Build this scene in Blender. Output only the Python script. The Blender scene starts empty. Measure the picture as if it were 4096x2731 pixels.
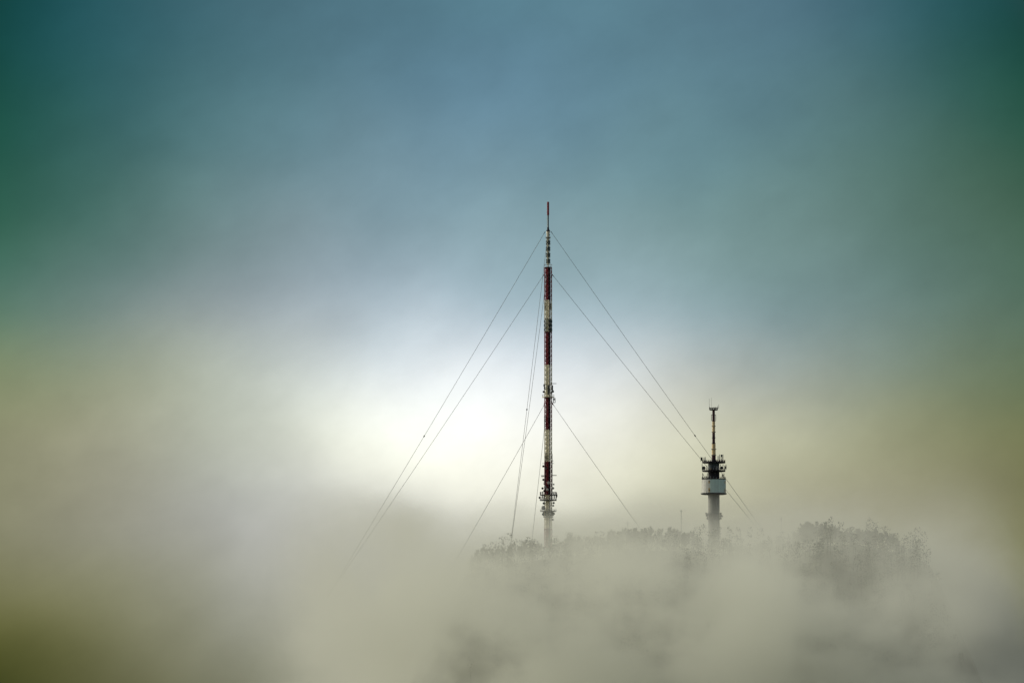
import bpy, math, random
from mathutils import Vector, Matrix
R = math.radians
sc = bpy.context.scene
col = sc.collection
random.seed(11)

# ------------------------------------------------------------------ camera
CAM = Vector((0.0, -2650.0, 2.0))
PITCH = 4.65
HALF = math.tan(R(5.0))
cam_d = bpy.data.cameras.new('camera')
cam_d.sensor_width = 36.0
cam_d.lens = 18.0 / HALF
cam_d.clip_start = 1.0
cam_d.clip_end = 60000.0
cam = bpy.data.objects.new('camera', cam_d)
cam.location = CAM
cam.rotation_euler = (R(90 + PITCH), 0, 0)
col.objects.link(cam)
sc.camera = cam
ROT = Matrix.Rotation(R(90 + PITCH), 3, 'X')

def at(px, py, Y=0.0):
    """a point of the 4096x2731 photograph taken back to the vertical plane at depth Y"""
    d = ROT @ Vector(((px - 2048) / 2048 * HALF, (1365.5 - py) / 2048 * HALF, -1.0))
    return CAM + d * ((Y - CAM.y) / d.y)

def at2(px, py, Y=0.0):                       # the same from a 2352-wide view
    return at(px * 4096 / 2352, py * 4096 / 2352, Y)

# ------------------------------------------------------------------ view and render settings
sc.view_settings.view_transform = 'Standard'
sc.view_settings.look = 'None'
sc.view_settings.exposure = 0.0
sc.view_settings.gamma = 1.0
cy = sc.cycles
cy.use_denoising = True
cy.use_adaptive_sampling = True
cy.adaptive_threshold = 0.02
cy.max_bounces = 6
cy.diffuse_bounces = 3
cy.glossy_bounces = 2
cy.transmission_bounces = 2
cy.volume_bounces = 3
cy.transparent_max_bounces = 8
cy.volume_max_steps = 256

# ------------------------------------------------------------------ sky
SUN_AZ, SUN_EL = -68.0, 26.0
world = bpy.data.worlds.new('World')
sc.world = world
world.use_nodes = True
wt = world.node_tree
wt.nodes.clear()

class NT:
    def __init__(s, tree): s.t = tree
    def n(s, kind, **kw):
        nd = s.t.nodes.new(kind)
        for k, v in kw.items(): setattr(nd, k, v)
        return nd
    def l(s, a, b): s.t.links.new(a, b)
    def m(s, op, a, b=None, c=None, clamp=False):
        nd = s.n('ShaderNodeMath', operation=op); nd.use_clamp = clamp
        for i, v in enumerate((a, b, c)):
            if v is None: continue
            if isinstance(v, (int, float)): nd.inputs[i].default_value = v
            else: s.l(v, nd.inputs[i])
        return nd.outputs[0]
    def vm(s, op, a, b):
        nd = s.n('ShaderNodeVectorMath', operation=op)
        for i, v in enumerate((a, b)):
            if isinstance(v, (tuple, list)): nd.inputs[i].default_value = v
            elif isinstance(v, (int, float)): nd.inputs[3].default_value = v
            else: s.l(v, nd.inputs[3] if (op == 'SCALE' and i == 1) else nd.inputs[i])
        return nd.outputs[0]
    def mr(s, v, a, b, c, d, smooth=True):
        nd = s.n('ShaderNodeMapRange')
        nd.interpolation_type = 'SMOOTHSTEP' if smooth else 'LINEAR'
        s.l(v, nd.inputs[0])
        for i, x in enumerate((a, b, c, d)): nd.inputs[1 + i].default_value = x
        return nd.outputs[0]
    def noise(s, vec, scale, detail=2.0, rough=.5):
        nd = s.n('ShaderNodeTexNoise')
        nd.inputs['Scale'].default_value = scale
        nd.inputs['Detail'].default_value = detail
        nd.inputs['Roughness'].default_value = rough
        s.l(vec, nd.inputs['Vector'])
        return nd

w = NT(wt)
out = w.n('ShaderNodeOutputWorld')
tc = w.n('ShaderNodeTexCoord')
sep = w.n('ShaderNodeSeparateXYZ'); w.l(tc.outputs['Generated'], sep.inputs[0])
az = w.m('MULTIPLY', w.m('ARCTAN2', sep.outputs[0], sep.outputs[1]), 57.29578)
el = w.m('MULTIPLY', w.m('ARCSINE', sep.outputs[2]), 57.29578)
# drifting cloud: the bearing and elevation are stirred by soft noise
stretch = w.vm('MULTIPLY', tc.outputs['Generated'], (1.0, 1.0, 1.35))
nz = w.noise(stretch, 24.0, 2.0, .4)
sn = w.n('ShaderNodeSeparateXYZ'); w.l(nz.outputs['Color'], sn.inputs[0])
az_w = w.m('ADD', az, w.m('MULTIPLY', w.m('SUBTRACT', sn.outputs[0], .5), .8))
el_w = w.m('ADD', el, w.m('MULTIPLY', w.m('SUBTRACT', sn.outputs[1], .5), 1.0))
# cloud glow by bearing (columns) and elevation (stops), lens vignette painted into the edges
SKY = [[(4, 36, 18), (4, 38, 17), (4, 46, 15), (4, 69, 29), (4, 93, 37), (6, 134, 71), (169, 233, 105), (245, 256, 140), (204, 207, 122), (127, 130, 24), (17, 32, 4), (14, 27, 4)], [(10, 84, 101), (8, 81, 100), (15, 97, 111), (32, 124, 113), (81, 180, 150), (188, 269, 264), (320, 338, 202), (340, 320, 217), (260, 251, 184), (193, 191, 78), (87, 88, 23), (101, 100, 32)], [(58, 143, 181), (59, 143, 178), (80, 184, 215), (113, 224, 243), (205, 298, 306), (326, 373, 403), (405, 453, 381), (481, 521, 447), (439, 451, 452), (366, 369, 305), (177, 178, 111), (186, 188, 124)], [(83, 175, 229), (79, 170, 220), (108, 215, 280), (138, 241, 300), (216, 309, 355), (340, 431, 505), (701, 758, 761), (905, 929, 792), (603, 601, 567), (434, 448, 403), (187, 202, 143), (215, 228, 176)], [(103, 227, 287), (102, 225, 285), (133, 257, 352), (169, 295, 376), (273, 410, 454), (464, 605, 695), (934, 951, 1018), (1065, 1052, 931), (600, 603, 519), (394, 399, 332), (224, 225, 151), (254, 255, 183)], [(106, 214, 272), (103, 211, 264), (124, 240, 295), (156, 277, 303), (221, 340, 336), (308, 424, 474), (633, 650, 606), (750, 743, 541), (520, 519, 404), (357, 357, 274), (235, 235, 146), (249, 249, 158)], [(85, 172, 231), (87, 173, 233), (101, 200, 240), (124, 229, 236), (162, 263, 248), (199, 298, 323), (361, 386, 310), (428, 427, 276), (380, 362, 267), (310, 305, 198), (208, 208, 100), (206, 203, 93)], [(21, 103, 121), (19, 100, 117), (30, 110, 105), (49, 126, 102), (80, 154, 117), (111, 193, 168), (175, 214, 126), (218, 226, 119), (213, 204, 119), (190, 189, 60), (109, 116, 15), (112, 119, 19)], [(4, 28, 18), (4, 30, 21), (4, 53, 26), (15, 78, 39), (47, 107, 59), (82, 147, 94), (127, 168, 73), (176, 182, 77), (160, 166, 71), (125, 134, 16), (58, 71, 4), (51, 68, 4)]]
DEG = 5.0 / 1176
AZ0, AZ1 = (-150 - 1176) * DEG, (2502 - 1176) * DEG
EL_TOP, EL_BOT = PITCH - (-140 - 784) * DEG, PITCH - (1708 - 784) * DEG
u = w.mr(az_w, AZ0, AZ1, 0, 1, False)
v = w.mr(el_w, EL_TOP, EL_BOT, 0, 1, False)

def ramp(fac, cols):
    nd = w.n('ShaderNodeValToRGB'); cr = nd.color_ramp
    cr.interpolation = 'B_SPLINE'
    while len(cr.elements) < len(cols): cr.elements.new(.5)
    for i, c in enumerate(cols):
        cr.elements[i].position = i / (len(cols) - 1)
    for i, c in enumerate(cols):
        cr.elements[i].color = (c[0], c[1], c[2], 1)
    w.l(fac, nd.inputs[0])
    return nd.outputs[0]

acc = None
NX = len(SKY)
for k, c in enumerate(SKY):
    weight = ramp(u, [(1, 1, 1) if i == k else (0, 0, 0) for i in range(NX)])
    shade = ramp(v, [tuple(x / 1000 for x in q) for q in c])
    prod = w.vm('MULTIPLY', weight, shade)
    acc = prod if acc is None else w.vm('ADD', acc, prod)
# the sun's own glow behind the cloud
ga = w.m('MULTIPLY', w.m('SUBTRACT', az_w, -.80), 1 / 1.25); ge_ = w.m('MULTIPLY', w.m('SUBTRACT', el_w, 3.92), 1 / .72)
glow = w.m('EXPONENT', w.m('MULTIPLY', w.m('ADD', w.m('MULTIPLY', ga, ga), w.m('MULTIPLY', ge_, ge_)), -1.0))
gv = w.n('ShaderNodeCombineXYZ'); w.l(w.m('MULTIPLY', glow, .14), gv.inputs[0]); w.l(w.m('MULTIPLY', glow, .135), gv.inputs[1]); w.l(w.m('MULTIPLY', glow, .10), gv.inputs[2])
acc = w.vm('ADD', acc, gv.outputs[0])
# faint wisps
vr = w.n('ShaderNodeVectorRotate', rotation_type='Y_AXIS'); w.l(tc.outputs['Generated'], vr.inputs['Vector']); vr.inputs['Angle'].default_value = R(24)
wis = w.noise(w.vm('MULTIPLY', vr.outputs[0], (.9, 1.0, 1.4)), 30.0, 5.0, .55)
acc = w.vm('SCALE', acc, w.mr(wis.outputs['Fac'], .3, .7, .92, 1.08, False))
fin = w.noise(w.vm('MULTIPLY', vr.outputs[0], (.9, 1.0, 1.25)), 110.0, 6.0, .6)
acc = w.vm('SCALE', acc, w.mr(fin.outputs['Fac'], .3, .7, .965, 1.035, False))
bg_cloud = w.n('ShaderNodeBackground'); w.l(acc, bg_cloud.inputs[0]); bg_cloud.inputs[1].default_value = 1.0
sky = w.n('ShaderNodeTexSky', sky_type='NISHITA')
sky.sun_disc = False
sky.sun_elevation = R(SUN_EL)
sky.sun_rotation = R(SUN_AZ)
sky.air_density = 1.0; sky.dust_density = 4.0; sky.ozone_density = 1.0
hs = w.n('ShaderNodeHueSaturation'); hs.inputs['Saturation'].default_value = .45
w.l(sky.outputs[0], hs.inputs['Color'])
bg_sky = w.n('ShaderNodeBackground'); w.l(hs.outputs[0], bg_sky.inputs[0]); bg_sky.inputs[1].default_value = 0.10
da = w.m('ADD', az, .3); de = w.m('SUBTRACT', el, 4.6)
dist = w.m('SQRT', w.m('ADD', w.m('MULTIPLY', da, da), w.m('MULTIPLY', de, de)))
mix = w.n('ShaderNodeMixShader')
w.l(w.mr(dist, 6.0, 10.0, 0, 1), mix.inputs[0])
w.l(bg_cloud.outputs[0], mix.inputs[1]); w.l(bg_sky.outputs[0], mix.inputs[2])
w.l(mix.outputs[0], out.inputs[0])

# ------------------------------------------------------------------ sun
sl = bpy.data.lights.new('sun', 'SUN')
sl.energy = 1.5
sl.angle = R(10)
sl.color = (1.0, .93, .80)
sun = bpy.data.objects.new('sun', sl)
to_sun = Vector((math.sin(R(SUN_AZ)) * math.cos(R(SUN_EL)), math.cos(R(SUN_AZ)) * math.cos(R(SUN_EL)), math.sin(R(SUN_EL))))
sun.rotation_euler = to_sun.to_track_quat('Z', 'Y').to_euler()
sun.location = (-300, 0, 400)
col.objects.link(sun)

# ------------------------------------------------------------------ materials
def mat(name, base, rough=.7, metal=0.0, var=.15, scale=.6, streak=1.0, dirt=None, dirt_amt=.0):
    m = bpy.data.materials.new(name); m.use_nodes = True
    t = NT(m.node_tree)
    b = m.node_tree.nodes['Principled BSDF']
    g = t.n('ShaderNodeNewGeometry')
    p = t.vm('MULTIPLY', g.outputs['Position'], (1, 1, streak))
    nz = t.noise(p, scale, 4, .6)
    mx = t.n('ShaderNodeMix', data_type='RGBA')
    lo = tuple(c * (1 - var) for c in base); hi = tuple(min(1, c * (1 + var)) for c in base)
    mx.inputs[6].default_value = (*lo, 1); mx.inputs[7].default_value = (*hi, 1)
    t.l(t.mr(nz.outputs['Fac'], .3, .7, 0, 1), mx.inputs[0])
    res = mx.outputs[2]
    if dirt:
        n2 = t.noise(t.vm('MULTIPLY', g.outputs['Position'], (1, 1, .18)), 1.3, 4, .65)
        m2 = t.n('ShaderNodeMix', data_type='RGBA')
        t.l(t.mr(n2.outputs['Fac'], .52, .72, 0, dirt_amt), m2.inputs[0])
        t.l(res, m2.inputs[6]); m2.inputs[7].default_value = (*dirt, 1)
        res = m2.outputs[2]
    t.l(res, b.inputs['Base Color'])
    b.inputs['Roughness'].default_value = rough
    b.inputs['Metallic'].default_value = metal
    return m

M_RED = mat('red_paint', (.25, .007, .015), .6, var=.25, dirt=(.10, .008, .012), dirt_amt=.6)
M_CREAM = mat('weathered_white_paint', (.78, .73, .52), .65, var=.12, dirt=(.42, .36, .20), dirt_amt=.45)
M_BLACK = mat('black_cable', (.006, .006, .009), .8, var=.3)
M_DARK = mat('dark_steel', (.014, .018, .020), .7, var=.3)
M_PANEL = mat('antenna_radome', (.035, .065, .062), .6, var=.25)
M_STEEL = mat('galvanised_steel', (.20, .21, .19), .6, var=.2)
M_DISH = mat('pale_dish', (.52, .49, .40), .6, var=.12)
M_DISHD = mat('dark_dish', (.012, .016, .018), .7, var=.3)
M_DRUM = mat('pale_green_cladding', (.54, .71, .62), .7, var=.07, scale=.35, dirt=(.44, .53, .47), dirt_amt=.4)
M_DRUMG = mat('grey_cladding', (.54, .55, .47), .7, var=.07, scale=.35)
M_CONC = mat('tower_concrete', (.27, .275, .235), .85, var=.18, scale=.4, streak=.3, dirt=(.10, .105, .09), dirt_amt=.5)
M_TAN = mat('tan_shutter', (.36, .27, .12), .7, var=.25, scale=2)
M_TOWCREAM = mat('ochre_cream_paint', (.66, .50, .24), .65, var=.16, scale=1.2)
M_MAROON = mat('maroon_paint', (.035, .004, .006), .7, var=.3)
M_WIRE = mat('galvanised_wire', (.17, .18, .15), .6, var=.1)
M_BARK = mat('bark', (.045, .042, .034), .9, var=.3, scale=1.5)
M_TWIG = mat('bare_twigs', (.050, .050, .038), .9, var=.35, scale=.8)
M_LEAF = mat('dull_foliage', (.040, .050, .028), .9, var=.45, scale=.5)
M_NEEDLE = mat('spruce_needles', (.022, .034, .022), .9, var=.4, scale=.7)
M_GROUND = mat('rough_grass', (.060, .065, .035), .95, var=.35, scale=.05)
M_BRUSH = mat('undergrowth_leaves', (.050, .052, .032), .95, var=.4, scale=.3)

# ------------------------------------------------------------------ mesh helpers
class MB:
    def __init__(s): s.v = []; s.f = []
    def add(s, vs, fs):
        o = len(s.v); s.v += [tuple(x) for x in vs]; s.f += [tuple(i + o for i in q) for q in fs]; return s
    def box(s, c, d, rz=0.0, rx=0.0):
        m = Matrix.Translation(Vector(c)) @ Matrix.Rotation(rz, 4, 'Z') @ Matrix.Rotation(rx, 4, 'X')
        hx, hy, hz = d[0] / 2, d[1] / 2, d[2] / 2
        vs = [m @ Vector((x, y, z)) for x in (-hx, hx) for y in (-hy, hy) for z in (-hz, hz)]
        return s.add(vs, [(0, 1, 3, 2), (4, 6, 7, 5), (0, 4, 5, 1), (2, 3, 7, 6), (0, 2, 6, 4), (1, 5, 7, 3)])
    def tube(s, p, q, r0, r1=None, n=6, cap=True):
        r1 = r0 if r1 is None else r1
        p = Vector(p); q = Vector(q); d = (q - p)
        if d.length < 1e-6: return s
        d.normalize()
        a = d.orthogonal().normalized(); b = d.cross(a)
        vs = []
        for c, r in ((p, r0), (q, r1)):
            for k in range(n):
                t = 2 * math.pi * k / n
                vs.append(c + a * (r * math.cos(t)) + b * (r * math.sin(t)))
        fs = [(k, (k + 1) % n, n + (k + 1) % n, n + k) for k in range(n)]
        if cap: fs += [tuple(range(n))[::-1], tuple(range(n, 2 * n))]
        return s.add(vs, fs)
    def path(s, pts, r, n=6):
        for a, b in zip(pts[:-1], pts[1:]): s.tube(a, b, r, r, n)
        return s
    def lathe(s, prof, n=32, cx=0.0, cy=0.0):
        """closed solid of revolution about z; prof = [(r, z)...] from bottom to top"""
        vs = []
        for r, z in prof:
            for k in range(n):
                t = 2 * math.pi * k / n
                vs.append((cx + r * math.cos(t), cy + r * math.sin(t), z))
        fs = []
        for j in range(len(prof) - 1):
            for k in range(n):
                fs.append((j * n + k, j * n + (k + 1) % n, (j + 1) * n + (k + 1) % n, (j + 1) * n + k))
        fs.append(tuple(range(n))[::-1]); L = (len(prof) - 1) * n
        fs.append(tuple(range(L, L + n)))
        return s.add(vs, fs)
    def ring(s, ri, ro, z0, z1, n=40, cx=0.0, cy=0.0, a0=0.0, a1=2 * math.pi):
        full = abs(a1 - a0 - 2 * math.pi) < 1e-6
        cnt = n if full else n + 1
        vs = []
        for k in range(cnt):
            t = a0 + (a1 - a0) * k / n
            for r, z in ((ri, z0), (ro, z0), (ro, z1), (ri, z1)):
                vs.append((cx + r * math.cos(t), cy + r * math.sin(t), z))
        fs = []
        for k in range(n):
            i = k * 4; j = ((k + 1) % cnt) * 4
            for e in range(4): fs.append((i + e, j + e, j + (e + 1) % 4, i + (e + 1) % 4))
        if not full:
            fs.append((0, 3, 2, 1)); i = (cnt - 1) * 4; fs.append((i, i + 1, i + 2, i + 3))
        return s.add(vs, fs)
    def dish(s, c, r, ang, depth=.45):
        """shrouded dish: drum with a domed front, facing bearing ang in the ground plane"""
        d = Vector((math.cos(ang), math.sin(ang), 0)); a = Vector((-d.y, d.x, 0)); b = Vector((0, 0, 1))
        n = 18; c = Vector(c)
        prof = [(.22 * r, -depth * r), (.7 * r, -.32 * r), (r, -.05 * r), (r, .28 * r), (.8 * r, .36 * r), (.4 * r, .42 * r)]
        vs = []
        for rr, t in prof:
            for k in range(n):
                q = 2 * math.pi * k / n
                vs.append(c + d * t + a * (rr * math.cos(q)) + b * (rr * math.sin(q)))
        fs = []
        for j in range(len(prof) - 1):
            for k in range(n):
                fs.append((j * n + k, j * n + (k + 1) % n, (j + 1) * n + (k + 1) % n, (j + 1) * n + k))
        fs.append(tuple(range(n))[::-1]); L = (len(prof) - 1) * n; fs.append(tuple(range(L, L + n)))
        return s.add(vs, fs)
    def build(s, name, material, parent=None, smooth=False, label=None):
        me = bpy.data.meshes.new(name); me.from_pydata(s.v, [], s.f); me.update()
        me.materials.append(material)
        if smooth:
            for p in me.polygons: p.use_smooth = True
        o = bpy.data.objects.new(name, me); col.objects.link(o)
        if parent is not None: o.parent = parent
        if label: o['label'] = label
        return o

def thing(name, label, cat, loc, rz=0.0, group=None):
    o = bpy.data.objects.new(name, None); o.empty_display_size = .5
    o.location = loc; o.rotation_euler = (0, 0, rz); o['label'] = label; o['category'] = cat
    if group: o['group'] = group
    col.objects.link(o); return o

def tag(o, label, cat, group=None):
    o['label'] = label; o['category'] = cat
    if group: o['group'] = group
    return o

# ------------------------------------------------------------------ the hill and the plain
RIDGE = [(200, 2150), (420, 2020), (560, 1930), (800, 1860), (905, 1700), (975, 1525), (1030, 1405), (1080, 1333), (1180, 1315), (1260, 1303), (1400, 1294),
         (1500, 1287), (1580, 1287), (1640, 1292), (1700, 1298), (1800, 1293), (1860, 1272), (1960, 1277), (2050, 1292),
         (2095, 1315), (2125, 1385), (2165, 1510), (2225, 1690), (2400, 1860), (2650, 1990)]
RPTS = [(at2(x, y).x, at2(x, y).z) for x, y in RIDGE]
def sstep(t):
    t = max(0.0, min(1.0, t)); return t * t * (3 - 2 * t)
def ridge_z(x):
    if x <= RPTS[0][0]: return RPTS[0][1] * sstep(1 - (RPTS[0][0] - x) / 120)
    if x >= RPTS[-1][0]: return RPTS[-1][1] * sstep(1 - (x - RPTS[-1][0]) / 120)
    for (x0, z0), (x1, z1) in zip(RPTS[:-1], RPTS[1:]):
        if x0 <= x <= x1:
            return z0 + (z1 - z0) * (x - x0) / (x1 - x0)
def ground_z(x, y):
    if y < -75: sh = sstep(1 - (-75 - y) / 480)
    elif y > 90: sh = sstep(1 - (y - 90) / 480)
    else: sh = 1.0
    b = 1.3 * math.sin(x * .11 + y * .05) * math.sin(y * .09 - x * .03) + .7 * math.sin(x * .31 + 1) * math.sin(y * .27)
    z = ridge_z(x)
    return z * sh + b * sstep(z * sh / 20)

def grid_axis(fine0, fine1, step, far):
    a = []; x = fine0
    while x <= fine1: a.append(x); x += step
    lo = fine0; d = step
    left = []
    while lo > -far: d *= 1.6; lo -= d; left.append(lo)
    hi = a[-1]; d = step; right = []
    while hi < far: d *= 1.6; hi += d; right.append(hi)
    return left[::-1] + a + right
gx = grid_axis(-330, 460, 5, 30000); gy = grid_axis(-560, 580, 6, 30000)
g = MB()
for y in gy:
    for x in gx: g.v.append((x, y, ground_z(x, y)))
W_ = len(gx)
for j in range(len(gy) - 1):
    for i in range(W_ - 1):
        g.f.append((j * W_ + i, j * W_ + i + 1, (j + 1) * W_ + i + 1, (j + 1) * W_ + i))
ground = g.build('ground', M_GROUND, smooth=True)
ground['kind'] = 'structure'

# ------------------------------------------------------------------ the tall guyed mast
MX = 2193
base = at(MX, 2270, 0)
S = (at(MX + 1, 1900, 0) - at(MX, 1900, 0)).x          # metres per photograph pixel at the mast
mast = thing('guyed_mast', 'tall red and white guyed lattice mast rising out of the fog', 'radio mast', base)
def mz(py): return at(MX, py, 0).z - base.z
def mx(px): return (px - MX) * S
def P(px, py, y=0.0): return Vector((mx(px), y, mz(py)))

CORNERS = [(1.66 * math.cos(R(a)), 1.66 * math.sin(R(a))) for a in (15, 105, 195, 285)]
BANDS = [(1069.5, 1200.8, 'r'), (1200.8, 1328, 'w'), (1328, 1459.7, 'r'), (1459.7, 1590, 'w'), (1590, 1718.3, 'r'),
         (1718.3, 1846, 'w'), (1846, 1977, 'r'), (1977, 2113, 'w'), (2113, 2191, 'r'), (2191, 2274, 's')]
mm = {'r': M_RED, 'w': M_CREAM, 's': M_STEEL}
for i, (a, b, c) in enumerate(BANDS):
    z1, z0 = mz(a), mz(b)
    lat = MB()
    for x, y in CORNERS: lat.tube((x, y, z0), (x, y, z1), .20, n=8)
    nb = max(2, round((z1 - z0) / 2.1)); h = (z1 - z0) / nb
    for k in range(nb):
        za, zb = z0 + k * h, z0 + (k + 1) * h
        for e in range(4):
            p, q = CORNERS[e], CORNERS[(e + 1) % 4]
            lat.tube((*p, za), (*q, zb), .08, n=5); 
            lat.tube((*q, za), (*p, zb), .08, n=5)
            lat.tube((*p, zb - .08), (*q, zb - .08), .11, n=5)
    sec = lat.build('lattice_section', mm[c], mast)
    t = MB(); t.lathe([(.92, z0), (.92, z1 - .35), (1.02, z1 - .35), (1.02, z1 - .01)], 20, -.23, .1)
    t.build('core_tube', mm[c], sec, smooth=False)
    d = MB(); d.box((.48 if c == 'r' else .62, -1.9, (z0 + z1) / 2), (.76 if c == 'r' else .25, .3, z1 - z0 - .02))  # cable duct; on red sections widened in black as the tube's shaded side
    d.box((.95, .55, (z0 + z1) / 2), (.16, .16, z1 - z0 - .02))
    d.build('duct_and_shade_strip', M_BLACK, sec)
    if c in 'rs' or True:
        ld = MB()
        for s_ in (-.2, .2): ld.tube((-.9 + s_, -1.0, z0), (-.9 + s_, -1.0, z1), .035, n=4)
        for k in range(int((z1 - z0) / .6)): ld.tube((-1.1, -1.0, z0 + .3 + k * .6), (-.7, -1.0, z0 + .3 + k * .6), .025, n=4)
        ld.build('ladder', mm[c], sec)

# top: pole, lattice pole, cone, head, flange, antenna column, crown basket
z = mz
tp = MB(); tp.lathe([(.46, z(861)), (.50, z(860.5)), (.50, z(809)), (.30, z(807.5))], 16); tp.build('top_pole', M_RED, mast)
sp = MB(); sp.tube((.12, 0, z(909)), (.12, 0, z(861)), .24, n=10); spo = sp.build('slim_pole', M_DARK, mast)
la = MB()
for s_ in (-.42, -.12): la.tube((s_, -.12, z(909)), (s_, -.12, z(861)), .05, n=5)
for k in range(11):
    zz = z(909) + (k + .5) * (z(861) - z(909)) / 11; la.box((-.27, -.12, zz), (.36, .1, .16))
la.build('rung_ladder', M_CREAM, spo)
co = MB(); co.lathe([(.98, z(925.5)), (.5, z(917)), (.42, z(909))], 20); co.build('pole_socket', M_DARK, mast)
hd = MB(); hd.lathe([(.62, z(948)), (.66, z(938)), (.78, z(930)), (.72, z(925.5))], 20); hdo = hd.build('mast_head', M_CREAM, mast)
MB().box((.62, -.55, z(941)), (.42, .3, .5)).build('warning_light', M_DARK, hdo); MB().box((-.25, -.7, z(943)), (.25, .2, .4)).build('warning_light', M_DARK, hdo)
fl = MB(); fl.lathe([(.62, z(956)), (1.25, z(950.5)), (1.25, z(948.6)), (.68, z(948))], 28); fl.build('flange', M_STEEL, mast)
cl = MB(); cl.lathe([(.30, z(1069.5)), (.30, z(1056)), (.42, z(1055)), (.42, z(956))], 16); clo = cl.build('antenna_column', M_CREAM, mast)
for k in range(4):
    zt = 961 + k * 24.6
    for a in (20, 110, 200, 290):
        pb = MB(); ca, sa = math.cos(R(a)), math.sin(R(a))
        pb.box((.80 * ca, .80 * sa, z(zt + 10)), (.14, .78, 2.05), R(a))
        for dz in (-.55, .55): pb.box((1.0 * ca, 1.0 * sa, z(zt + 10) + dz), (.22, .5, .16), R(a))
        pb.tube((.42 * ca, .42 * sa, z(zt + 10)), (.75 * ca, .75 * sa, z(zt + 10)), .07, n=5)
        pb.build('panel_antenna', M_PANEL, clo)
for k in range(5):
    rb = MB(); rb.ring(.43, .95, z(959.3 + k * 24.6), z(957.8 + k * 24.6), 16); rb.build('bracket_ring', M_CREAM, clo)
bk = MB()
bk.ring(.35, 1.65, z(1069.8), z(1068), 28)
for k in range(10):
    a = 2 * math.pi * k / 10 + .3
    bk.path([(1.62 * math.cos(a), 1.62 * math.sin(a), z(1068)), (1.8 * math.cos(a), 1.8 * math.sin(a), z(1058))], .05, 5)
bk.ring(1.76, 1.84, z(1059), z(1058), 28)
bk.build('basket_railing', M_STEEL, mast)

# dark panel antennas on the first white section
for px, py0, py1, wd, y in ((2180, 1210, 1239, .62, -.4), (2199, 1211, 1239, .75, -1.5), (2205, 1213, 1237, .5, .8)):
    pb = MB(); p0, p1 = P(px, py1, y), P(px, py0, y)
    pb.box((p0 + p1) / 2, (wd, .35, (p1 - p0).z)); pb.tube(((p0.x), y, p0.z - .3), (p0.x, y, p1.z + .3), .08, n=5)
    pb.build('panel_antenna', M_DARK, mast)
# ring of antennas in three tiers
for t in range(3):
    for a in (-75, -52, -30, -5, 20, 60, 105, 150, 175, 200):
        ca, sa = math.cos(R(a)), math.sin(R(a)); zz = (mz(1279 + t * 17) + mz(1291.5 + t * 17)) / 2
        pb = MB(); pb.box((1.72 * ca, 1.72 * sa, zz), (.12, .55, 1.42), R(a)); pb.box((1.84 * ca, 1.84 * sa, zz), (.12, .3, 1.1), R(a))
        pb.build('panel_antenna', M_PANEL, mast)
for t in range(4):
    rb = MB(); rb.ring(1.56, 1.82, mz(1277.6 + t * 16.9), mz(1276 + t * 16.9), 24); rb.build('mounting_ring', M_DARK, mast)
# spikes along the left edge of the second red section
for k in range(12):
    py = 1300 + k * 12
    sb = MB(); sb.tube(P(2181, py + 3, 0), P(2176.5, py, -.2), .06, .04, 5); sb.build('dipole', M_DARK, mast)
for k in range(6):                                                     # panels left on the third red section
    py = 1668 + k * 8.2
    pb = MB(); pb.box(P(2178.8, py, -.3), (.42, .7, .8)); pb.tube(P(2180, py, 0), P(2175.5, py - 1, -.3), .05, n=4); pb.build('panel_antenna', M_MAROON, mast)

def platform(name, py, r, th, mt, rail_h=1.1, inner=.95, posts=14, rail=M_STEEL, xo=0.0):
    zt = mz(py)
    a = MB(); a.ring(inner, r, zt - th, zt, 36, xo); o = a.build(name, mt, mast)
    b = MB()
    for k in range(posts):
        t = 2 * math.pi * (k + .5) / posts
        b.tube((xo + (r - .06) * math.cos(t), (r - .06) * math.sin(t), zt), (xo + (r - .06) * math.cos(t), (r - .06) * math.sin(t), zt + rail_h), .05, n=5)
    b.ring(r - .12, r - .02, zt + rail_h - .08, zt + rail_h, 36, xo); b.ring(r - .1, r - .04, zt + rail_h * .5 - .05, zt + rail_h * .5, 36, xo)
    b.build('railing', rail, o)
    return o
platform('platform', 1587, 2.85, .24, M_CREAM, 1.0, posts=8, rail=M_STEEL)
def dish(px, py, r, y, ang, mt):
    c = P(px, py, y); d = MB(); d.dish(c, r, R(ang)); o = d.build('dish_antenna', mt, mast, smooth=False)
    b = MB(); back = c - Vector((math.cos(R(ang)), math.sin(R(ang)), 0)) * .4 * r
    tx = max(-1.4, min(1.4, c.x)); b.tube(back, (tx, max(-1.3, min(1.3, y)), c.z - .1), .07, n=5)
    b.build('dish_bracket', M_DARK, o); return o
def stick(px, py0, py1, y, r, mt=M_DARK, name='panel_antenna'):
    a, b = P(px, py1, y), P(px, py0, y); m_ = MB(); m_.box((a + b) / 2, (r * 2, r * 2.4, (b - a).z))
    tx = max(-1.4, min(1.4, a.x))
    for f in (.2, .8): m_.tube(a.lerp(b, f), (tx, max(-1.2, min(1.2, y)), a.lerp(b, f).z), .05, n=5)
    return m_.build(name, mt, mast)
def boom(px0, px1, py, y=-1.2, r=.16, mt=M_DARK):
    m_ = MB(); a, b = P(px0, py, y), P(px1, py, y); m_.tube(a, b, r, r * .8, 7)
    for f in (.25, .5, .75, .95): m_.tube(a.lerp(b, f) + Vector((0, -.55, 0)), a.lerp(b, f) + Vector((0, .55, 0)), .05, n=5)
    return m_.build('boom_antenna', mt, mast)
boom(2197, 2226, 1534.5)
stick(2176, 1537, 1546, -.8, .24); stick(2178, 1546, 1558, -.6, .24); stick(2193, 1541, 1577, -1.7, .22); stick(2210, 1541, 1562, -.9, .3); stick(2200, 1552, 1572, -1.8, .22, M_STEEL)
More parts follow.
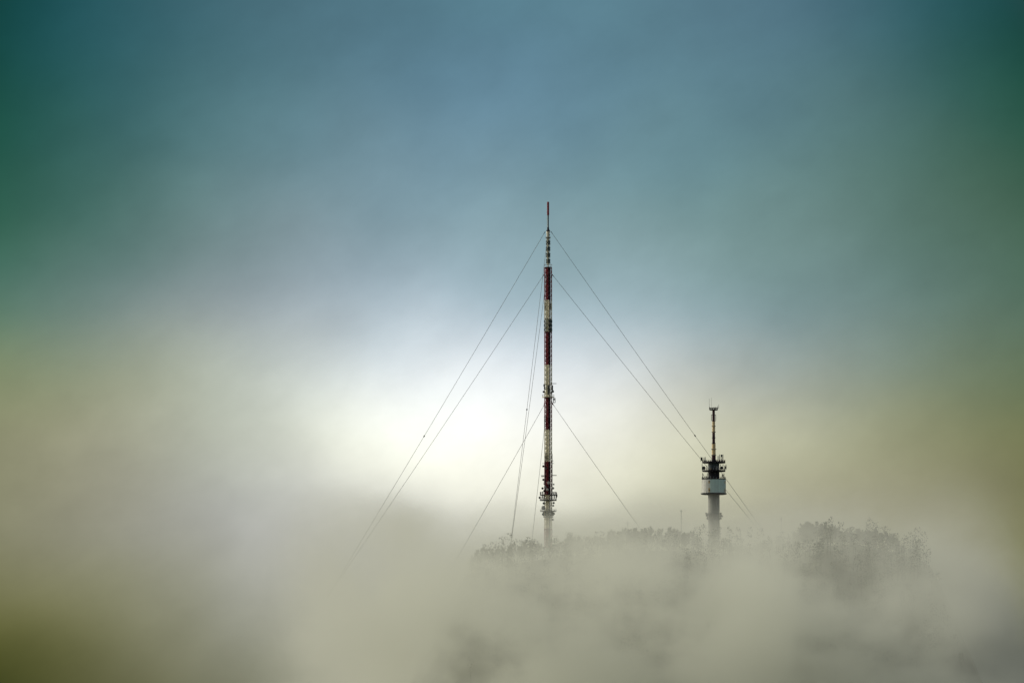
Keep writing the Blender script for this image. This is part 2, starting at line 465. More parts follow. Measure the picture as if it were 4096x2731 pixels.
dish(2175, 1567, .50, -.9, 110, M_DISHD); dish(2211, 1566, .62, -1.3, -60, M_STEEL); dish(2206, 1571, .42, -1.6, -80, M_DARK)
fr = MB()
for a, b in (((2212, 1593), (2221, 1593)), ((2221, 1592), (2221, 1611)), ((2221, 1610), (2209, 1610)), ((2214, 1593), (2214, 1610))):
    fr.tube(P(*a, -.7), P(*b, -.7), .14, n=6)
fr.box(P(2217, 1598, -.7), (.5, .4, .7)); fr.build('side_frame', M_DARK, mast)
# long dark pipes beside the lower sections, dishes and booms
for px, y0, y1, y in ((2182.5, 1815, 1975, -1.0), (2187, 1815, 1842, -1.6), (2208.6, 1815, 1975, -.9), (2181, 1850, 1985, .9)):
    s_ = MB(); a, b = P(px, y1, y), P(px, y0, y); s_.tube(a, b, .17, n=8); s_.build('feeder_pipe', M_BLACK, mast)
for px, py, r, y, ang, mt in ((2173.2, 1864.5, .50, -.6, 95, M_DISHD), (2173.6, 1918, .50, -.6, 100, M_DISHD), (2176.5, 1934, .32, -.9, 80, M_DISHD),
        (2177.5, 1926, .30, -.5, 120, M_DISHD), (2170.2, 1952.5, .52, -.4, 95, M_DISHD), (2177, 1962.5, .46, -.7, 110, M_DISHD),
        (2194, 1931, .66, -1.9, -85, M_DISH), (2189.3, 1958.3, .64, -2.0, -95, M_DISH), (2181.4, 1948, .60, -1.7, -110, M_STEEL),
        (2214.7, 1937, .38, -1.0, -70, M_DISH), (2212.4, 1952.3, .54, -1.2, -75, M_DISH), (2184.5, 1873, .45, -1.6, -100, M_PANEL),
        (2159, 1989.5, .52, -.4, 100, M_DISHD), (2175, 2012.5, .55, -1.0, 90, M_PANEL), (2174, 2031, 1.0, -1.0, -120, M_STEEL),
        (2214.6, 2011, .50, -1.0, -60, M_PANEL), (2213, 2022, .45, -.8, -60, M_STEEL), (2172, 2056, .5, -1.0, 110, M_PANEL),
        (2215, 2054, .55, -1.0, -50, M_PANEL), (2211.5, 2078, .45, -1.0, -60, M_STEEL)):
    dish(px, py, r, y, ang, mt)
boom(2181, 2164, 1902, -.8, .2); boom(2210, 2227, 1901, -.8, .18)
boom(2178, 2168.5, 1853.4, -.8, .1, M_STEEL); boom(2210, 2217, 1853, -.8, .1, M_STEEL); boom(2208, 2214, 1842.7, -.8, .13)
lo_ = MB(); lo_.box(P(2171, 1906, -.9), (1.2, .5, .25)); lo_.build('equipment_box', M_STEEL, mast)
# double platform and the two rings below it
platform('platform', 1999, 3.85, .3, M_DARK, .5, posts=16, rail=M_DARK)
u2 = platform('platform', 1977.5, 3.85, .3, M_DARK, 1.1, posts=18, rail=M_DARK, inner=2.6)
for k in range(9):
    a = 2 * math.pi * k / 9 + .2
    p_ = MB(); p_.tube((3.6 * math.cos(a), 3.6 * math.sin(a), mz(1999)), (3.6 * math.cos(a), 3.6 * math.sin(a), mz(1977.5) - .3), .07, n=5); p_.build('post', M_DARK, u2)
for px, y0, y1, y in ((2163, 1967, 1978, -1.5), (2171, 1966, 1977, -3.2), (2213, 1968, 1978, -3.0), (2220, 1967, 1978, -2.4), (2226, 1968, 1977, -1.4),
        (2170, 1981, 1993, -3.0), (2176, 1982, 1996, -2.9), (2217, 1981, 1994, -3.0), (2226, 1979, 1992, -1.4), (2228, 1976, 1986, -.5), (2208, 1982, 1995, -3.3)):
    a, b = P(px, y1, y), P(px, y0, y); s_ = MB(); s_.box((a + b) / 2, (.42, .3, (b - a).z)); s_.tube(a - Vector((0, 0, .35)), b, .06, n=5); s_.build('panel_antenna', M_PANEL if px % 2 else M_DISHD, u2)
platform('platform', 2043, 3.75, .26, M_STEEL, .7, posts=14)
platform('platform', 2066, 2.3, .3, M_STEEL, .6, posts=12)
for k in range(12):
    a = 2 * math.pi * k / 12
    p_ = MB(); p_.box((2.35 * math.cos(a), 2.35 * math.sin(a), (mz(2047) + mz(2063)) / 2), (.3, .42, 1.7), a); p_.build('panel_antenna', M_PANEL, mast)
pl = MB(); pl.lathe([(3.2, -4.0), (3.2, .6), (2.6, .75)], 8); pl.build('footing', M_CONC, mast)

# guy wires: three levels, three bearings
AL, AR, AC = at2(750, 1368, 57), at2(1816, 1300, 57), at(2029, 2275, -110)
IL, IR, IC = at(1766, 2330, 28), at(2640, 2215, 28), at(2111, 2300, -55)
GUYS = [((2180, 928), AL), ((2205, 926), AR), ((2193, 926), AC), ((2176, 1098), AL), ((2211, 1099), AR), ((2188, 1099), AC),
        ((2178, 1617), IL), ((2213, 1617), IR), ((2188, 1620), IC)]
DAMP = {0: (983, 991), 1: (1590, 989), 2: (1206, 961)}
for i, ((px, py), A) in enumerate(GUYS):
    yy = -.9 if A in (AC, IC) else .9
    a = P(px, py, yy); b = A - base; b.z -= 1.0
    n = 26; pts = []
    sag = .004 * (b - a).length
    for k in range(n + 1):
        f = k / n; p = a.lerp(b, f); p.z -= 4 * sag * f * (1 - f); pts.append(p)
    wm = MB(); wm.path(pts, .078, 6)
    o = wm.build('guy_wire', M_WIRE, mast)
    lug = MB(); lug.tube(a + (b - a).normalized() * -.2, a + (b - a).normalized() * 1.2, .16, .1, 6); lug.build('wire_socket', M_DARK, o)
    if i in DAMP:
        ty = DAMP[i][1] * 4096 / 2352
        k = min(range(n), key=lambda q: abs(pts[q].z - mz(ty)))
        f = (pts[k].z - mz(ty)) / max(1e-6, pts[k].z - pts[min(n, k + 1)].z); c = pts[k].lerp(pts[min(n, k + 1)], f)
        d = (b - a).normalized(); dm = MB()
        for (t0, r0), (t1, r1) in zip([(-.55, .1), (-.35, .26), (.35, .26)], [(-.35, .26), (.35, .26), (.55, .1)]):
            dm.tube(c + d * t0, c + d * t1, r0, r1, 10)
        dm.build('damper', M_BLACK, o)
for px, py in ((2178, 1100), (2209, 1100), (2178, 1615), (2211, 1615)):
    l_ = MB(); l_.box(P(px, py, 0), (.5, .5, .7)); l_.build('guy_bracket', M_RED, mast)

# ------------------------------------------------------------------ the concrete tower
TX, TY = 2856, -35.0
tb = at(TX, 2225, TY); tb.z = ground_z(tb.x, TY) - .5
TS = (at(TX + 1, 1900, TY) - at(TX, 1900, TY)).x
tower = thing('telecommunications_tower', 'concrete telecommunications tower with pale green drum and antenna decks', 'tower', tb)
def tz(py): return at(TX, py, TY).z - tb.z
def TP(px, py, y=0.0): return Vector(((px - TX) * TS, y, tz(py)))
def tl(name, prof, mt, parent=tower, n=36, smooth=False):
    return MB().lathe([(r * TS, tz(py)) for r, py in prof], n).build(name, mt, parent, smooth)
def tring(name, ri, ro, py0, py1, mt, parent=tower, n=40):
    return MB().ring(ri * TS, ro * TS, tz(py0), tz(py1), n).build(name, mt, parent)
sh = MB(); sh.lathe([(24.0 * TS, 0), (23.2 * TS, tz(2171))], 40); shaft_low = sh.build('shaft', M_CONC, tower)
sh = MB(); sh.lathe([(23.2 * TS, tz(2171)), (22.8 * TS, tz(1973.5))], 40); sh.build('shaft', M_CONC, tower)
# service ring on the shaft
rg = tring('ring_gallery', 23.4, 27.5, 2077, 2073, M_STEEL)
tring('ring_gallery', 23.4, 27.0, 2055, 2052, M_STEEL)
for k in range(20):
    a = 2 * math.pi * k / 20
    b = MB(); b.tube((26.6 * TS * math.cos(a), 26.6 * TS * math.sin(a), tz(2073)), (26.6 * TS * math.cos(a), 26.6 * TS * math.sin(a), tz(2055)), .06, n=5); b.build('post', M_STEEL, rg)
for px, py, ang in ((2826, 2061, 200), (2829, 2072, 170), (2886, 2062, -20), (2889, 2064, 10), (2884, 2072, 0), (2825, 2053, 180), (2884, 2053, 0)):
    b = MB(); sgn = -1 if px < TX else 1
    b.tube(TP(TX + sgn * 23, py, -.6), TP(px, py, -.8), .12, n=6); b.box(TP(px, py, -.8), (.55, .4, .8)); b.build('panel_antenna', M_STEEL, rg)
# drum: cladding, flanges, windows
dn = 48
def drum_arc(a0, a1, mt, name):
    return MB().ring(22.8 * TS, 48.2 * TS, tz(1973), tz(1917.5), 24, a0=R(a0), a1=R(a1)).build(name, mt, tower)
GB = -110.0
drum = drum_arc(GB, 70, M_DRUM, 'drum'); drum_g = drum_arc(70, 250, M_DRUMG, 'drum')
tl('drum_flange', [(47.5, 1977.3), (51.5, 1975.5), (52.6, 1973.6), (52.6, 1972.2), (48.4, 1971.6)], M_DARK)
ft = tl('drum_roof', [(48.4, 1918.5), (48.6, 1916.5), (20, 1916)], M_DARK)
def drum_window(deg, py0, py1, wpx, parent, mt, panes=2):
    a = R(deg); r = 48.3 * TS; c = Vector((r * math.cos(a), r * math.sin(a), (tz(py0) + tz(py1)) / 2)); h = tz(py0) - tz(py1); wd = wpx * TS
    f = MB(); f.box(c, (.12, wd, h), a); o = f.build('window', mt, parent)
    for k in range(panes):
        zc = tz(py1) + h * (k + .5) / panes
        g_ = MB(); g_.box((c.x * 1.014, c.y * 1.014, zc), (.06, wd * .62, h / panes * .62), a); g_.build('pane', M_DARK if k % 2 else M_TOWCREAM, o)
for dg in (-114, -24, 66, 156):
    par = drum if dg in (-24, 66) else drum_g
    drum_window(dg, 1924, 1934, 7, par, M_TAN); drum_window(dg, 1953, 1970, 7.5, par, M_TAN, 3)
for dg in (-30,):
    pass
for k in range(24):                                     # thin joints between the cladding sheets
    a = 2 * math.pi * (k + .25) / 24; r = 48.25 * TS
    if any(abs(((math.degrees(a) - q + 180) % 360) - 180) < 6 for q in (-114, -24, 66, 156)): continue
    b = MB(); b.box((r * math.cos(a), r * math.sin(a), (tz(1918.6) + tz(1971.5)) / 2), (.04, .05, tz(1918.6) - tz(1971.5)), a)
    b.build('cladding_joint', M_STEEL, drum if -110 < ((math.degrees(a) + 180) % 360) - 180 < 70 else drum_g)
# dark core and the three decks
tl('core', [(22.6, 1916), (22.6, 1876)], M_BLACK)
tl('core', [(22.6, 1876), (22.6, 1849)], M_PANEL)
def deck(py0, py1, r, px_rail, mt):
    d_ = tring('deck', 22.7, r, py0, py1, mt)
    rl = MB(); zt = tz(py1)
    for k in range(30):
        a = 2 * math.pi * k / 30
        rl.tube(((r - .6) * TS * math.cos(a), (r - .6) * TS * math.sin(a), zt), ((r - .6) * TS * math.cos(a), (r - .6) * TS * math.sin(a), zt + px_rail * TS), .045, n=4)
    for f in (.5, 1.0): rl.ring((r - 1.0) * TS, (r - .3) * TS, zt + px_rail * f * TS - .06, zt + px_rail * f * TS, 40)
    rl.build('railing', M_DARK, d_); return d_
d3 = deck(1916, 1915.4, 48.3, 8, M_DARK)
d2 = deck(1885.5, 1881.5, 46.5, 8, M_BLACK)
d1 = deck(1851.5, 1846.5, 46.5, 6.5, M_BLACK)
tl('core_cap', [(46.0, 1846.4), (20.0, 1845.5)], M_BLACK)
def tbox(px, py0, py1, y, wpx, mt, parent, name='panel_antenna', dep=.5):
    a, b = TP(px, py1, y), TP(px, py0, y); s_ = MB(); s_.box((a + b) / 2, (wpx * TS, dep, (b - a).z)); return s_.build(name, mt, parent)
def trod(px, py0, py1, y, r, mt, parent, name='whip_antenna', px1=None):
    s_ = MB(); s_.tube(TP(px, py1, y), TP(px1 or px, py0, y), r, r * .7, 6); return s_.build(name, mt, parent)
def tdish(px, py, r, y, ang, mt, parent):
    c = TP(px, py, y); s_ = MB(); s_.dish(c, r * TS, R(ang)); o = s_.build('dish_antenna', mt, parent)
    b = MB(); b.tube(c - Vector((math.cos(R(ang)), math.sin(R(ang)), 0)) * r * TS * .3, (c.x * .88, c.y * .88, c.z - r * TS * 1.2), .09, n=5); b.build('dish_bracket', M_DARK, o); return o
# upper deck equipment
tbox(2807.5, 1829, 1842, -1.0, 5.5, M_BLACK, d1, 'equipment_box', .8); trod(2804, 1826, 1846, -1.1, .1, M_DARK, d1); trod(2813, 1829, 1847, -1.4, .14, M_DARK, d1)
for px, a, b in ((2818, 1829, 1846), (2822.5, 1828, 1846)): tbox(px, a, b, -1.6, 2.2, M_STEEL, d1)
bx = MB()
for px in (2871, 2875, 2878, 2884, 2889, 2893): bx.tube(TP(px, 1846, -2.2), TP(px, 1818 if px in (2878, 2884, 2893) else 1824, -2.2), .1 if px != 2878 else .16, n=5)
for py in (1821, 1828, 1835, 1841): bx.tube(TP(2883, py, -2.2), TP(2893, py, -2.2), .07, n=5)
for k in range(3): bx.tube(TP(2884, 1821 + 7 * k, -2.2), TP(2893, 1828 + 7 * k, -2.2), .06, n=5)
bx.build('antenna_rack', M_STEEL, d1)
tbox(2887, 1819, 1827, -2.4, 7, M_PANEL, d1); 
for px in (2866, 2870, 2876, 2880, 2886, 2890, 2897, 2900): tbox(px, 1840.5, 1846.4, -2.5, 2.6, M_MAROON if px % 4 else M_TAN, d1, 'equipment_box')
for px in (2813, 2820, 2826, 2834, 2841): tbox(px, 1841.5, 1846.4, -2.5, 2.4, M_TAN if px % 2 else M_DARK, d1, 'equipment_box')
# middle deck equipment
tdish(2815.5, 1872, 7.0, -1.9, -100, M_DISHD, d2); tdish(2811, 1872, 5.0, -1.2, 180, M_DISHD, d2); tdish(2886, 1872, 6.4, -2.2, -80, M_DISHD, d2); tdish(2904, 1869, 6.5, -.6, 0, M_DISHD, d2)
for px, a, b in ((2809, 1856, 1881), (2828, 1862, 1880), (2883, 1857, 1881), (2892.5, 1857, 1881), (2899, 1862, 1881), (2904.5, 1858, 1879)): tbox(px, a, b, -1.8, 2.2, M_PANEL if px % 2 else M_DARK, d2)
for px in (2838, 2847, 2859, 2866, 2872): tbox(px, 1866, 1881, -5.2, 3.2, M_DARK if px % 2 else M_STEEL, d2, 'equipment_box')
for px in (2842, 2853, 2863, 2875): tbox(px, 1873, 1881, -5.3, 2.2, M_STEEL if px % 2 else M_TAN, d2, 'equipment_box')
# lower deck equipment
trod(2811, 1892, 1916, -1.5, .16, M_DARK, d3); trod(2811.5, 1896, 1911, -1.5, .1, M_DARK, d3, 'stay', None).rotation_euler = (0, 0, 0)
st = MB(); st.tube(TP(2812, 1895, -1.5), TP(2821, 1914, -2.5), .09, n=5); st.build('stay', M_DARK, d3)
for px, a, b in ((2824.5, 1903, 1915), (2829.5, 1892, 1915), (2892, 1898, 1915), (2896, 1893, 1910), (2889, 1897, 1906)): tbox(px, a, b, -2.0, 2.4, M_DARK, d3)
for k in range(16):
    px = 2814 + k * 5.6
    tbox(px, 1910.5 - 2 * (k % 3), 1915.3, -2.0 - 3.4 * math.sin(math.pi * (k + .5) / 16), 2.6, (M_DARK, M_PANEL, M_MAROON, M_STEEL)[(k * 3) % 4], d3, 'equipment_box')
# slim painted mast on top
SEG = [(1846, 1838, 10.0, 8.6, M_BLACK), (1838, 1821, 8.2, 8.0, M_MAROON), (1819, 1775.5, 7.8, 7.4, M_TOWCREAM), (1775.5, 1730, 5.7, 5.6, M_MAROON), (1730, 1685.5, 6.0, 5.8, M_TOWCREAM), (1685.5, 1640, 5.4, 5.2, M_MAROON)]
segs = []
for a, b, r0, r1, mt in SEG: segs.append(tl('mast_section', [(r0, a), (r1, b)], mt, n=18))
for py, r in ((1819.5, 10.5), (1796, 11), (1772.5, 8.4), (1750, 8.2), (1727, 8.8), (1704, 8.8)):
    tl('mast_flange', [(r, py + .9), (r, py - .9)], M_STEEL if py in (1819.5, 1796, 1727, 1704) else M_DARK, n=20)
cg = MB()
for a in (25, 115, 205, 295):
    x, y = 9.8 * math.cos(R(a)), 9.8 * math.sin(R(a))
    cg.tube((x * TS, y * TS, tz(1682)), (x * TS, y * TS, tz(1658)), .11, n=6)
    for py in (1682, 1659): cg.tube((x * TS, y * TS, tz(py)), (x * .5 * TS, y * .5 * TS, tz(py)), .1, n=6)
cg.build('antenna_frame', M_DARK, tower)
top = tring('top_platform', 5.0, 16.5, 1640.5, 1637.5, M_BLACK)
rl = MB()
for k in range(12):
    a = 2 * math.pi * k / 12 + .1; rl.tube((16 * TS * math.cos(a), 16 * TS * math.sin(a), tz(1637.5)), (16 * TS * math.cos(a), 16 * TS * math.sin(a), tz(1630 if k % 3 else 1627)), .09, n=5)
rl.ring(15.4 * TS, 16.5 * TS, tz(1633), tz(1631.3), 28); rl.build('railing', M_BLACK, top)
for px, a, b, y in ((2840.5, 1631, 1638, -1.2), (2846, 1633, 1638, -1.4), (2852, 1632, 1638, -1.5), (2859, 1631, 1638, -1.5), (2864.5, 1628, 1638, -1.2)):
    tbox(px, a, b, y, 2.6, M_BLACK, top, 'equipment_box')
trod(2838.5, 1594, 1638, -.8, .07, M_STEEL, top); trod(2847.5, 1589, 1637, .5, .05, M_STEEL, top); trod(2876.5, 1617, 1632, -.2, .09, M_STEEL, top); trod(2872, 1624, 1638, -.6, .12, M_DARK, top)
ar = MB(); ar.tube(TP(2871, 1632, -.4), TP(2876.5, 1631, -.2), .08, n=5); ar.build('side_arm', M_STEEL, top)

# ------------------------------------------------------------------ slim poles along the ridge
def pole(px, py_top, Y, label, name='radio_pole', r=.13, cross=()):
    p = at(px, py_top, Y); gz = ground_z(p.x, Y) - .3
    t = thing(name, label, 'pole', (p.x, Y, gz)); h = p.z - gz
    m_ = MB(); m_.tube((0, 0, 0), (0, 0, h), r, r * .55, 8); m_.build('pole_shaft', M_STEEL, t)
    for f, wd in cross:
        c = MB(); c.tube((-wd, 0, h * f), (wd, 0, h * f), .06, n=5); c.tube((0, -wd, h * f - .3), (0, wd, h * f - .3), .06, n=5); c.build('antenna_arm', M_STEEL, t)
    return t
pole(2725, 2038, -20, 'slender pole standing between mast and concrete tower', r=.15, cross=((.97, .5), (.8, .4)))
pole(3125, 2068, -30, 'slender pole right of the concrete tower in mist', r=.17, cross=((.96, .5),))
pole(2511, 2084, -15, 'short faint pole among treetops left of slender pole', r=.14, cross=((.95, .8),))
pole(3018, 2140, -25, 'shortest misty pole, just right of the goalpost frame', r=.14)
p0 = at(2927, 2143, -30); p1 = at(2949, 2138, -30); gz = ground_z(p0.x, -30) - .3
hf = thing('antenna_frame', 'goalpost shaped antenna frame right of the concrete tower', 'antenna frame', ((p0.x + p1.x) / 2, -30, gz))
hw = (p1.x - p0.x) / 2; hh = p0.z - gz
for s_ in (-1, 1): MB().tube((s_ * hw, 0, 0), (s_ * hw, 0, hh + (.7 if s_ > 0 else 0)), .17, .13, 8).build('post', M_STEEL, hf)
MB().box((0, 0, hh - .25), (hw * 2 + .8, .3, .42)).build('crossbar', M_STEEL, hf)

# ------------------------------------------------------------------ trees
def tree_mesh(kind, seed):
    rng = random.Random(seed); t = MB(); c = MB()
    def twig(p, d, L, wd):
        d = d.normalized(); s_ = d.orthogonal().normalized(); s_.rotate(Matrix.Rotation(rng.uniform(0, 6.28), 3, d))
        q = p + d * L
        c.add([p - s_ * wd, p + s_ * wd, q + s_ * wd * .3, q - s_ * wd * .3], [(0, 1, 2, 3)])
    def leaf(p, L):
        d = Vector((rng.gauss(0, 1), rng.gauss(0, 1), rng.gauss(0, 1))).normalized(); s_ = d.orthogonal().normalized()
        c.add([p - s_ * L * .5, p + d * L * .5, p + s_ * L * .5, p - d * L * .5], [(0, 1, 2, 3)])
    lean = Vector((rng.uniform(-.04, .04), rng.uniform(-.04, .04), 0))
    def axis(z): return Vector((lean.x * z, lean.y * z, z)) + Vector((.008 * math.sin(9 * z + seed), .008 * math.cos(7 * z), 0))
    topz = {'bare': .93, 'broad': .86, 'spruce': .99}[kind]
    zs = [-.04, .1, .3, .5, .7, .85, topz]
    r0 = {'bare': .013, 'broad': .020, 'spruce': .016}[kind]
    for a, b in zip(zs[:-1], zs[1:]): t.tube(axis(a), axis(b), r0 * (1 - .85 * max(a, 0)), r0 * (1 - .85 * b), 6, False)
    if kind == 'spruce':
        zz = .12
        while zz < .98:
            rad = .17 * (1 - zz) ** .8 * rng.uniform(.75, 1.15) + .012
            for k in range(8):
                a = rng.uniform(0, 6.28); d = Vector((math.cos(a), math.sin(a), -.35)); p = axis(zz)
                L = rad * rng.uniform(.7, 1.1); q = p + d * L
                t.tube(p, q, .003, .001, 3, False)
                for j in range(9):
                    f = rng.uniform(.15, 1); pp = p.lerp(q, f)
                    twig(pp, d + Vector((rng.gauss(0, .6), rng.gauss(0, .6), rng.gauss(-.25, .3))), rng.uniform(.025, .05), .007)
            zz += rng.uniform(.022, .04)
        return t, c
    nl = 24 if kind == 'bare' else 32
    for k in range(nl):
        zz = rng.uniform(.35, .9) if kind == 'bare' else rng.uniform(.14, .84)
        a = k * 2.4 + rng.uniform(-.4, .4); p = axis(zz)
        if kind == 'bare':
            L = rng.uniform(.10, .21) * (1.15 - .5 * zz); up = rng.uniform(1.3, 3.0)
        else:
            L = rng.uniform(.13, .26) * (1.25 - .9 * zz * zz); up = rng.uniform(.7, 2.2)
        d = Vector((math.cos(a), math.sin(a), up)).normalized(); q = p + d * L
        mid = p.lerp(q, .5) + Vector((0, 0, -.012))
        t.tube(p, mid, .006, .004, 4, False); t.tube(mid, q, .004, .0015, 4, False)
        for s_ in range(5):
            f = rng.uniform(.3, 1); pp = p.lerp(q, f)
            d2 = (d + Vector((rng.gauss(0, .55), rng.gauss(0, .55), rng.uniform(0, .7)))).normalized(); L2 = L * rng.uniform(.25, .5)
            qq = pp + d2 * L2; t.tube(pp, qq, .0022, .001, 3, False)
            if kind == 'bare':
                for j in range(20): twig(pp.lerp(qq, rng.uniform(0, 1)), d2 + Vector((rng.gauss(0, .5), rng.gauss(0, .5), rng.uniform(-.1, .8))), rng.uniform(.035, .08), .0030)
            else:
                sz = rng.uniform(.6, 1.3)
                for j in range(32):
                    pp2 = qq + Vector((rng.gauss(0, .030), rng.gauss(0, .030), rng.gauss(0, .028))) * sz
                    leaf(pp2, rng.uniform(.020, .040))
    return t, c

PROTO = {}
def make_tree(kind, var):
    key = (kind, var)
    nm = {'bare': 'bare_tree', 'broad': 'leafy_tree', 'spruce': 'spruce_tree'}[kind]
    if key not in PROTO:
        t, c = tree_mesh(kind, 31 * var + len(kind))
        root = bpy.data.objects.new(nm, None); col.objects.link(root)
        tr = t.build('trunk', M_BARK, root); cr = c.build('crown', {'bare': M_TWIG, 'broad': M_LEAF, 'spruce': M_NEEDLE}[kind], root)
        PROTO[key] = (root, tr, cr)
        return root
    src, tr, cr = PROTO[key]
    root = src.copy(); col.objects.link(root)
    for ch in (tr, cr):
        c2 = ch.copy(); col.objects.link(c2); c2.parent = root
    return root

TOPS = [(1080, 1272), (1110, 1262), (1150, 1257), (1180, 1244), (1250, 1243), (1285, 1240), (1300, 1236), (1350, 1233), (1400, 1222), (1450, 1214),
        (1480, 1210), (1520, 1214), (1580, 1218), (1600, 1224), (1640, 1242), (1700, 1250), (1740, 1246), (1800, 1230), (1830, 1222),
        (1840, 1199), (1865, 1194), (1895, 1203), (1930, 1210), (1960, 1214), (1990, 1217), (2030, 1216), (2048, 1222), (2062, 1240), (2078, 1258), (2090, 1252), (2106, 1242)]
def top_y(x):
    x = max(TOPS[0][0], min(TOPS[-1][0], x))
    for (x0, y0), (x1, y1) in zip(TOPS[:-1], TOPS[1:]):
        if x0 <= x <= x1: return y0 + (y1 - y0) * (x - x0) / (x1 - x0)
ORD = ['first', 'second', 'third', 'fourth', 'fifth', 'sixth', 'seventh', 'eighth', 'ninth', 'tenth', 'eleventh', 'twelfth', 'thirteenth',
       'fourteenth', 'fifteenth', 'sixteenth', 'seventeenth', 'eighteenth', 'nineteenth', 'twentieth', 'twenty-first', 'twenty-second', 'twenty-third',
       'twenty-fourth', 'twenty-fifth', 'twenty-sixth', 'twenty-seventh', 'twenty-eighth', 'twenty-ninth', 'thirtieth', 'thirty-first', 'thirty-second', 'thirty-third', 'thirty-fourth', 'thirty-fifth',
       'thirty-sixth', 'thirty-seventh', 'thirty-eighth', 'thirty-ninth', 'fortieth', 'forty-first', 'forty-second', 'forty-third', 'forty-fourth', 'forty-fifth']
KN = {'bare': 'thin bare tree', 'broad': 'bushy tree', 'spruce': 'pointed spruce'}
# stretch of ridge, from, to, mean spacing, kinds, depth range, label wording
ZONES = [
    (1086, 1243, 6.2, ('bare',), (-70, -15), 'from the left end of the ridge', 'bare trees left of the mast'),
    (1278, 1612, 7.8, ('bare', 'bare', 'broad', 'bare', 'bare'), (-70, -12), 'from the mast towards the concrete tower', 'trees between mast and tower'),
    (1672, 1832, 10.5, ('broad', 'bare', 'spruce', 'broad'), (-60, -15), 'right of the concrete tower in the misty gap', 'trees in the gap right of the tower'),
    (1838, 2066, 6.6, ('broad', 'bare', 'broad', 'spruce', 'broad', 'bare'), (-95, -55), 'from the left in the dark right-hand clump', 'trees of the dark right-hand clump'),
    (2076, 2108, 14, ('broad',), (-50, -20), 'standing apart beyond the dark right-hand clump', 'outlying trees at the right end')]
rng = random.Random(5)
for x0, x1, gap, kinds, (ya, yb), words, group in ZONES:
    x = x0; n = 0
    while x <= x1:
        kind = kinds[n % len(kinds)] if n % 3 else rng.choice(kinds)
        Y = rng.uniform(ya, yb)
        if 1226 < x < 1302: Y = rng.uniform(8, 32)                     # these stand behind the mast
        ty = top_y(x) + rng.uniform(-3, 9) - (6 if kind == 'spruce' else 0)
        p = at2(x, ty, Y); gz = ground_z(p.x, Y)
        h = max(5.0, p.z - gz)
        o = make_tree(kind, rng.randrange(4 if kind != 'spruce' else 2))
        o.location = (p.x, Y, gz); wd = rng.uniform(.85, 1.15) * (.82 if kind == 'broad' else 1.0)
        if h < 9: wd *= 1.15
        o.scale = (h * wd, h * wd, h); o.rotation_euler = (0, 0, rng.uniform(0, 6.28))
        o['label'] = f'{ORD[n]} tree {words}, {KN[kind]}'; o['category'] = 'tree'; o['group'] = group
        n += 1
        x += gap * rng.uniform(.7, 1.3)

# low scrub along the ridge and the wood on the slope below it, each one uncountable mass
def leaf_mass(name, spots, material, kind_label):
    b = MB(); r_ = random.Random(8)
    for (x, y, h, wd, n) in spots:
        gz = ground_z(x, y)
        b.tube((x, y, gz - .3), (x, y, gz + h * .6), .12, .05, 5)
        for k in range(n):
            f = r_.random() ** .7
            rr = wd * (1 - .6 * f) * r_.random() ** .5; a = r_.uniform(0, 6.28)
            p = Vector((x + rr * math.cos(a), y + rr * math.sin(a), gz + h * (.15 + .85 * f)))
            d = Vector((r_.gauss(0, 1), r_.gauss(0, 1), r_.gauss(0, 1))).normalized(); s_ = d.orthogonal().normalized(); L = r_.uniform(.25, .6)
            b.add([p - s_ * L * .5, p + d * L * .6, p + s_ * L * .5, p - d * L * .6], [(0, 1, 2, 3)])
    o = b.build(name, material); o['kind'] = 'stuff'; o['label'] = kind_label; o['category'] = 'vegetation'; return o
sp_ = []
for k in range(420):
    x = at2(rng.uniform(1085, 2100), 1290).x; y = rng.uniform(-95, 10)
    if abs(x - base.x) < 5 and y < 4: continue
    sp_.append((x, y, rng.uniform(1.5, 4.5), rng.uniform(1.2, 2.6), 34))
leaf_mass('scrub', sp_, M_BRUSH, 'low scrub under the trees along the misty ridge')
sp_ = []
for k in range(620):
    x = at2(rng.uniform(1085, 2085), 1290).x; y = rng.uniform(-330, -95)
    sp_.append((x, y, rng.uniform(8, 14), rng.uniform(2.2, 3.8), 80))
leaf_mass('woodland', sp_, M_LEAF, 'dark wooded slope showing faintly through the fog')

# ------------------------------------------------------------------ fog bank lying on the hill
HX0, HX1, HY0, HY1, HZ0, HZ1 = -150.0, 330.0, -580.0, 215.0, -1.0, 165.0
hz = MB(); hz.box(((HX0 + HX1) / 2, (HY0 + HY1) / 2, (HZ0 + HZ1) / 2), (HX1 - HX0, HY1 - HY0, HZ1 - HZ0))
hm = bpy.data.materials.new('fog_bank'); hm.use_nodes = True
hm.node_tree.nodes.clear()
f = NT(hm.node_tree)
mo = f.n('ShaderNodeOutputMaterial'); pv = f.n('ShaderNodeVolumePrincipled')
pv.inputs['Color'].default_value = (.86, .88, .755, 1)
pv.inputs['Anisotropy'].default_value = .2
ge = f.n('ShaderNodeNewGeometry'); pos = ge.outputs['Position']
sx = f.n('ShaderNodeSeparateXYZ'); f.l(pos, sx.inputs[0])
X_, Y_, Z_ = sx.outputs
n1 = f.noise(f.vm('MULTIPLY', pos, (1, .12, 1.25)), .019, 5.0, .65)
n2 = f.noise(f.vm('ADD', f.vm('MULTIPLY', pos, (1, .12, 1.3)), (0, 0, -17.0)), .019, 4.0, .62)
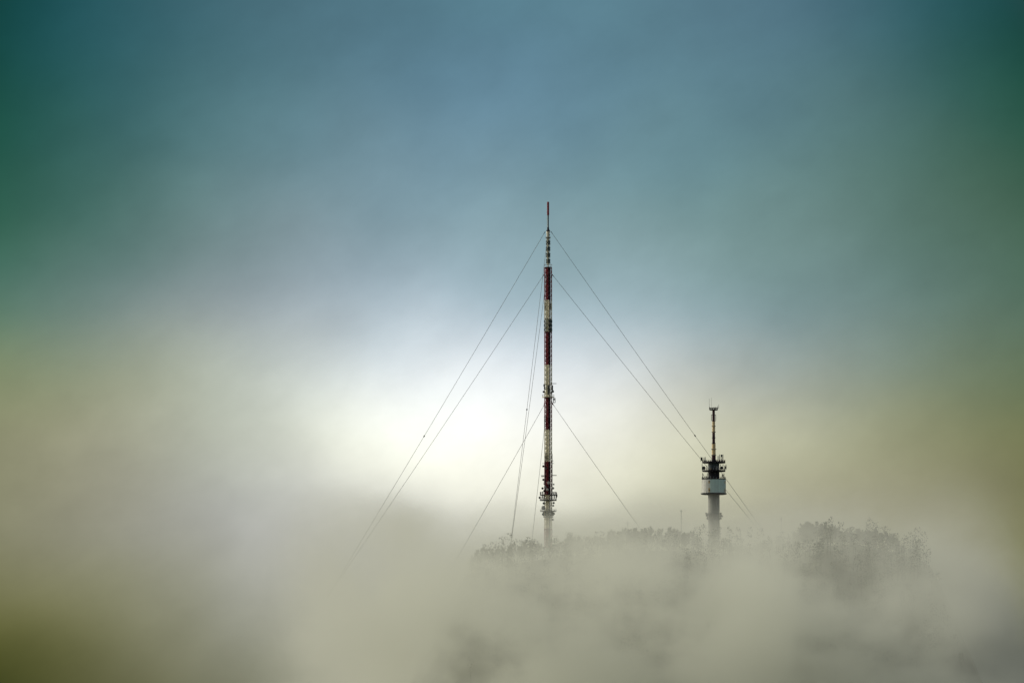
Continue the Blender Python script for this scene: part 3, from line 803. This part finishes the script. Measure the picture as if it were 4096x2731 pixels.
# height below the billowing top of the bank, which drapes over the hill
topz = f.m('ADD', f.m('MULTIPLY', Y_, .05), 134.3)
topz = f.m('ADD', topz, f.m('MULTIPLY', f.m('SUBTRACT', n1.outputs['Fac'], .5), 50.0))
bx_ = f.m('DIVIDE', f.m('SUBTRACT', X_, 100.0), 26.0)                    # a swell of fog round the foot of the concrete tower
topz = f.m('ADD', topz, f.m('MULTIPLY', f.m('EXPONENT', f.m('MULTIPLY', f.m('MULTIPLY', bx_, bx_), -1.0)), 4.5))
topz = f.m('ADD', topz, f.mr(X_, 120, 150, 0, 5))
topz = f.m('ADD', topz, f.mr(X_, 30, 70, -4.0, 0))
topz = f.m('ADD', topz, f.mr(X_, -70, -22, 5.5, 0))
depth = f.m('SUBTRACT', topz, Z_)
body = f.mr(depth, -16, 40, 0, 1)
body = f.m('MULTIPLY', body, f.mr(n2.outputs['Fac'], .35, .65, .3, 1.6))
body = f.m('MULTIPLY', body, f.mr(f.m('ADD', f.m('ADD', X_, f.m('MULTIPLY', Y_, .03)), f.m('MULTIPLY', f.m('SUBTRACT', Z_, 98.0), .38)), -112, 2, 0, 1))
xr = f.m('SUBTRACT', X_, f.m('MULTIPLY', f.m('SUBTRACT', 118.0, Z_), .75)); xr = f.m('SUBTRACT', xr, f.m('MULTIPLY', Y_, .13))          # the bank widens downhill
body = f.m('MULTIPLY', body, f.mr(xr, 226, 140, 0, 1))
body = f.m('MULTIPLY', body, f.mr(depth, 14, 62, 1.0, 2.0))                              # thicker towards the valley
def tongue(x, z, rx, rz, amt):                                     # fog lying in the flank of the hill
    a = f.m('DIVIDE', f.m('SUBTRACT', X_, f.m('ADD', f.m('MULTIPLY', Y_, .07), x)), rx); c = f.m('DIVIDE', f.m('SUBTRACT', Z_, z), rz)
    return f.m('MULTIPLY', f.m('EXPONENT', f.m('MULTIPLY', f.m('ADD', f.m('MULTIPLY', a, a), f.m('MULTIPLY', c, c)), -1.0)), amt)
side = f.m('ADD', f.m('MULTIPLY', tongue(186, 76, 30, 34, 2.1), f.mr(Y_, -390, -230, 0, 1)), tongue(-36, 68, 22, 28, .9))
body = f.m('MAXIMUM', body, f.m('MULTIPLY', side, f.mr(n1.outputs['Fac'], .34, .66, .5, 1.4)))
body = f.m('MULTIPLY', body, f.mr(Y_, -570, -400, 0, 1))
body = f.m('MULTIPLY', body, f.mr(Y_, 210, 80, 0, 1))
f.l(f.m('MULTIPLY', body, .0130), pv.inputs['Density'])
f.l(pv.outputs[0], mo.inputs['Volume'])
hm.cycles.volume_step_rate = .12
haze = hz.build('haze', hm); haze['kind'] = 'stuff'; haze['label'] = 'pale fog bank lying over the hill'; haze['category'] = 'fog'
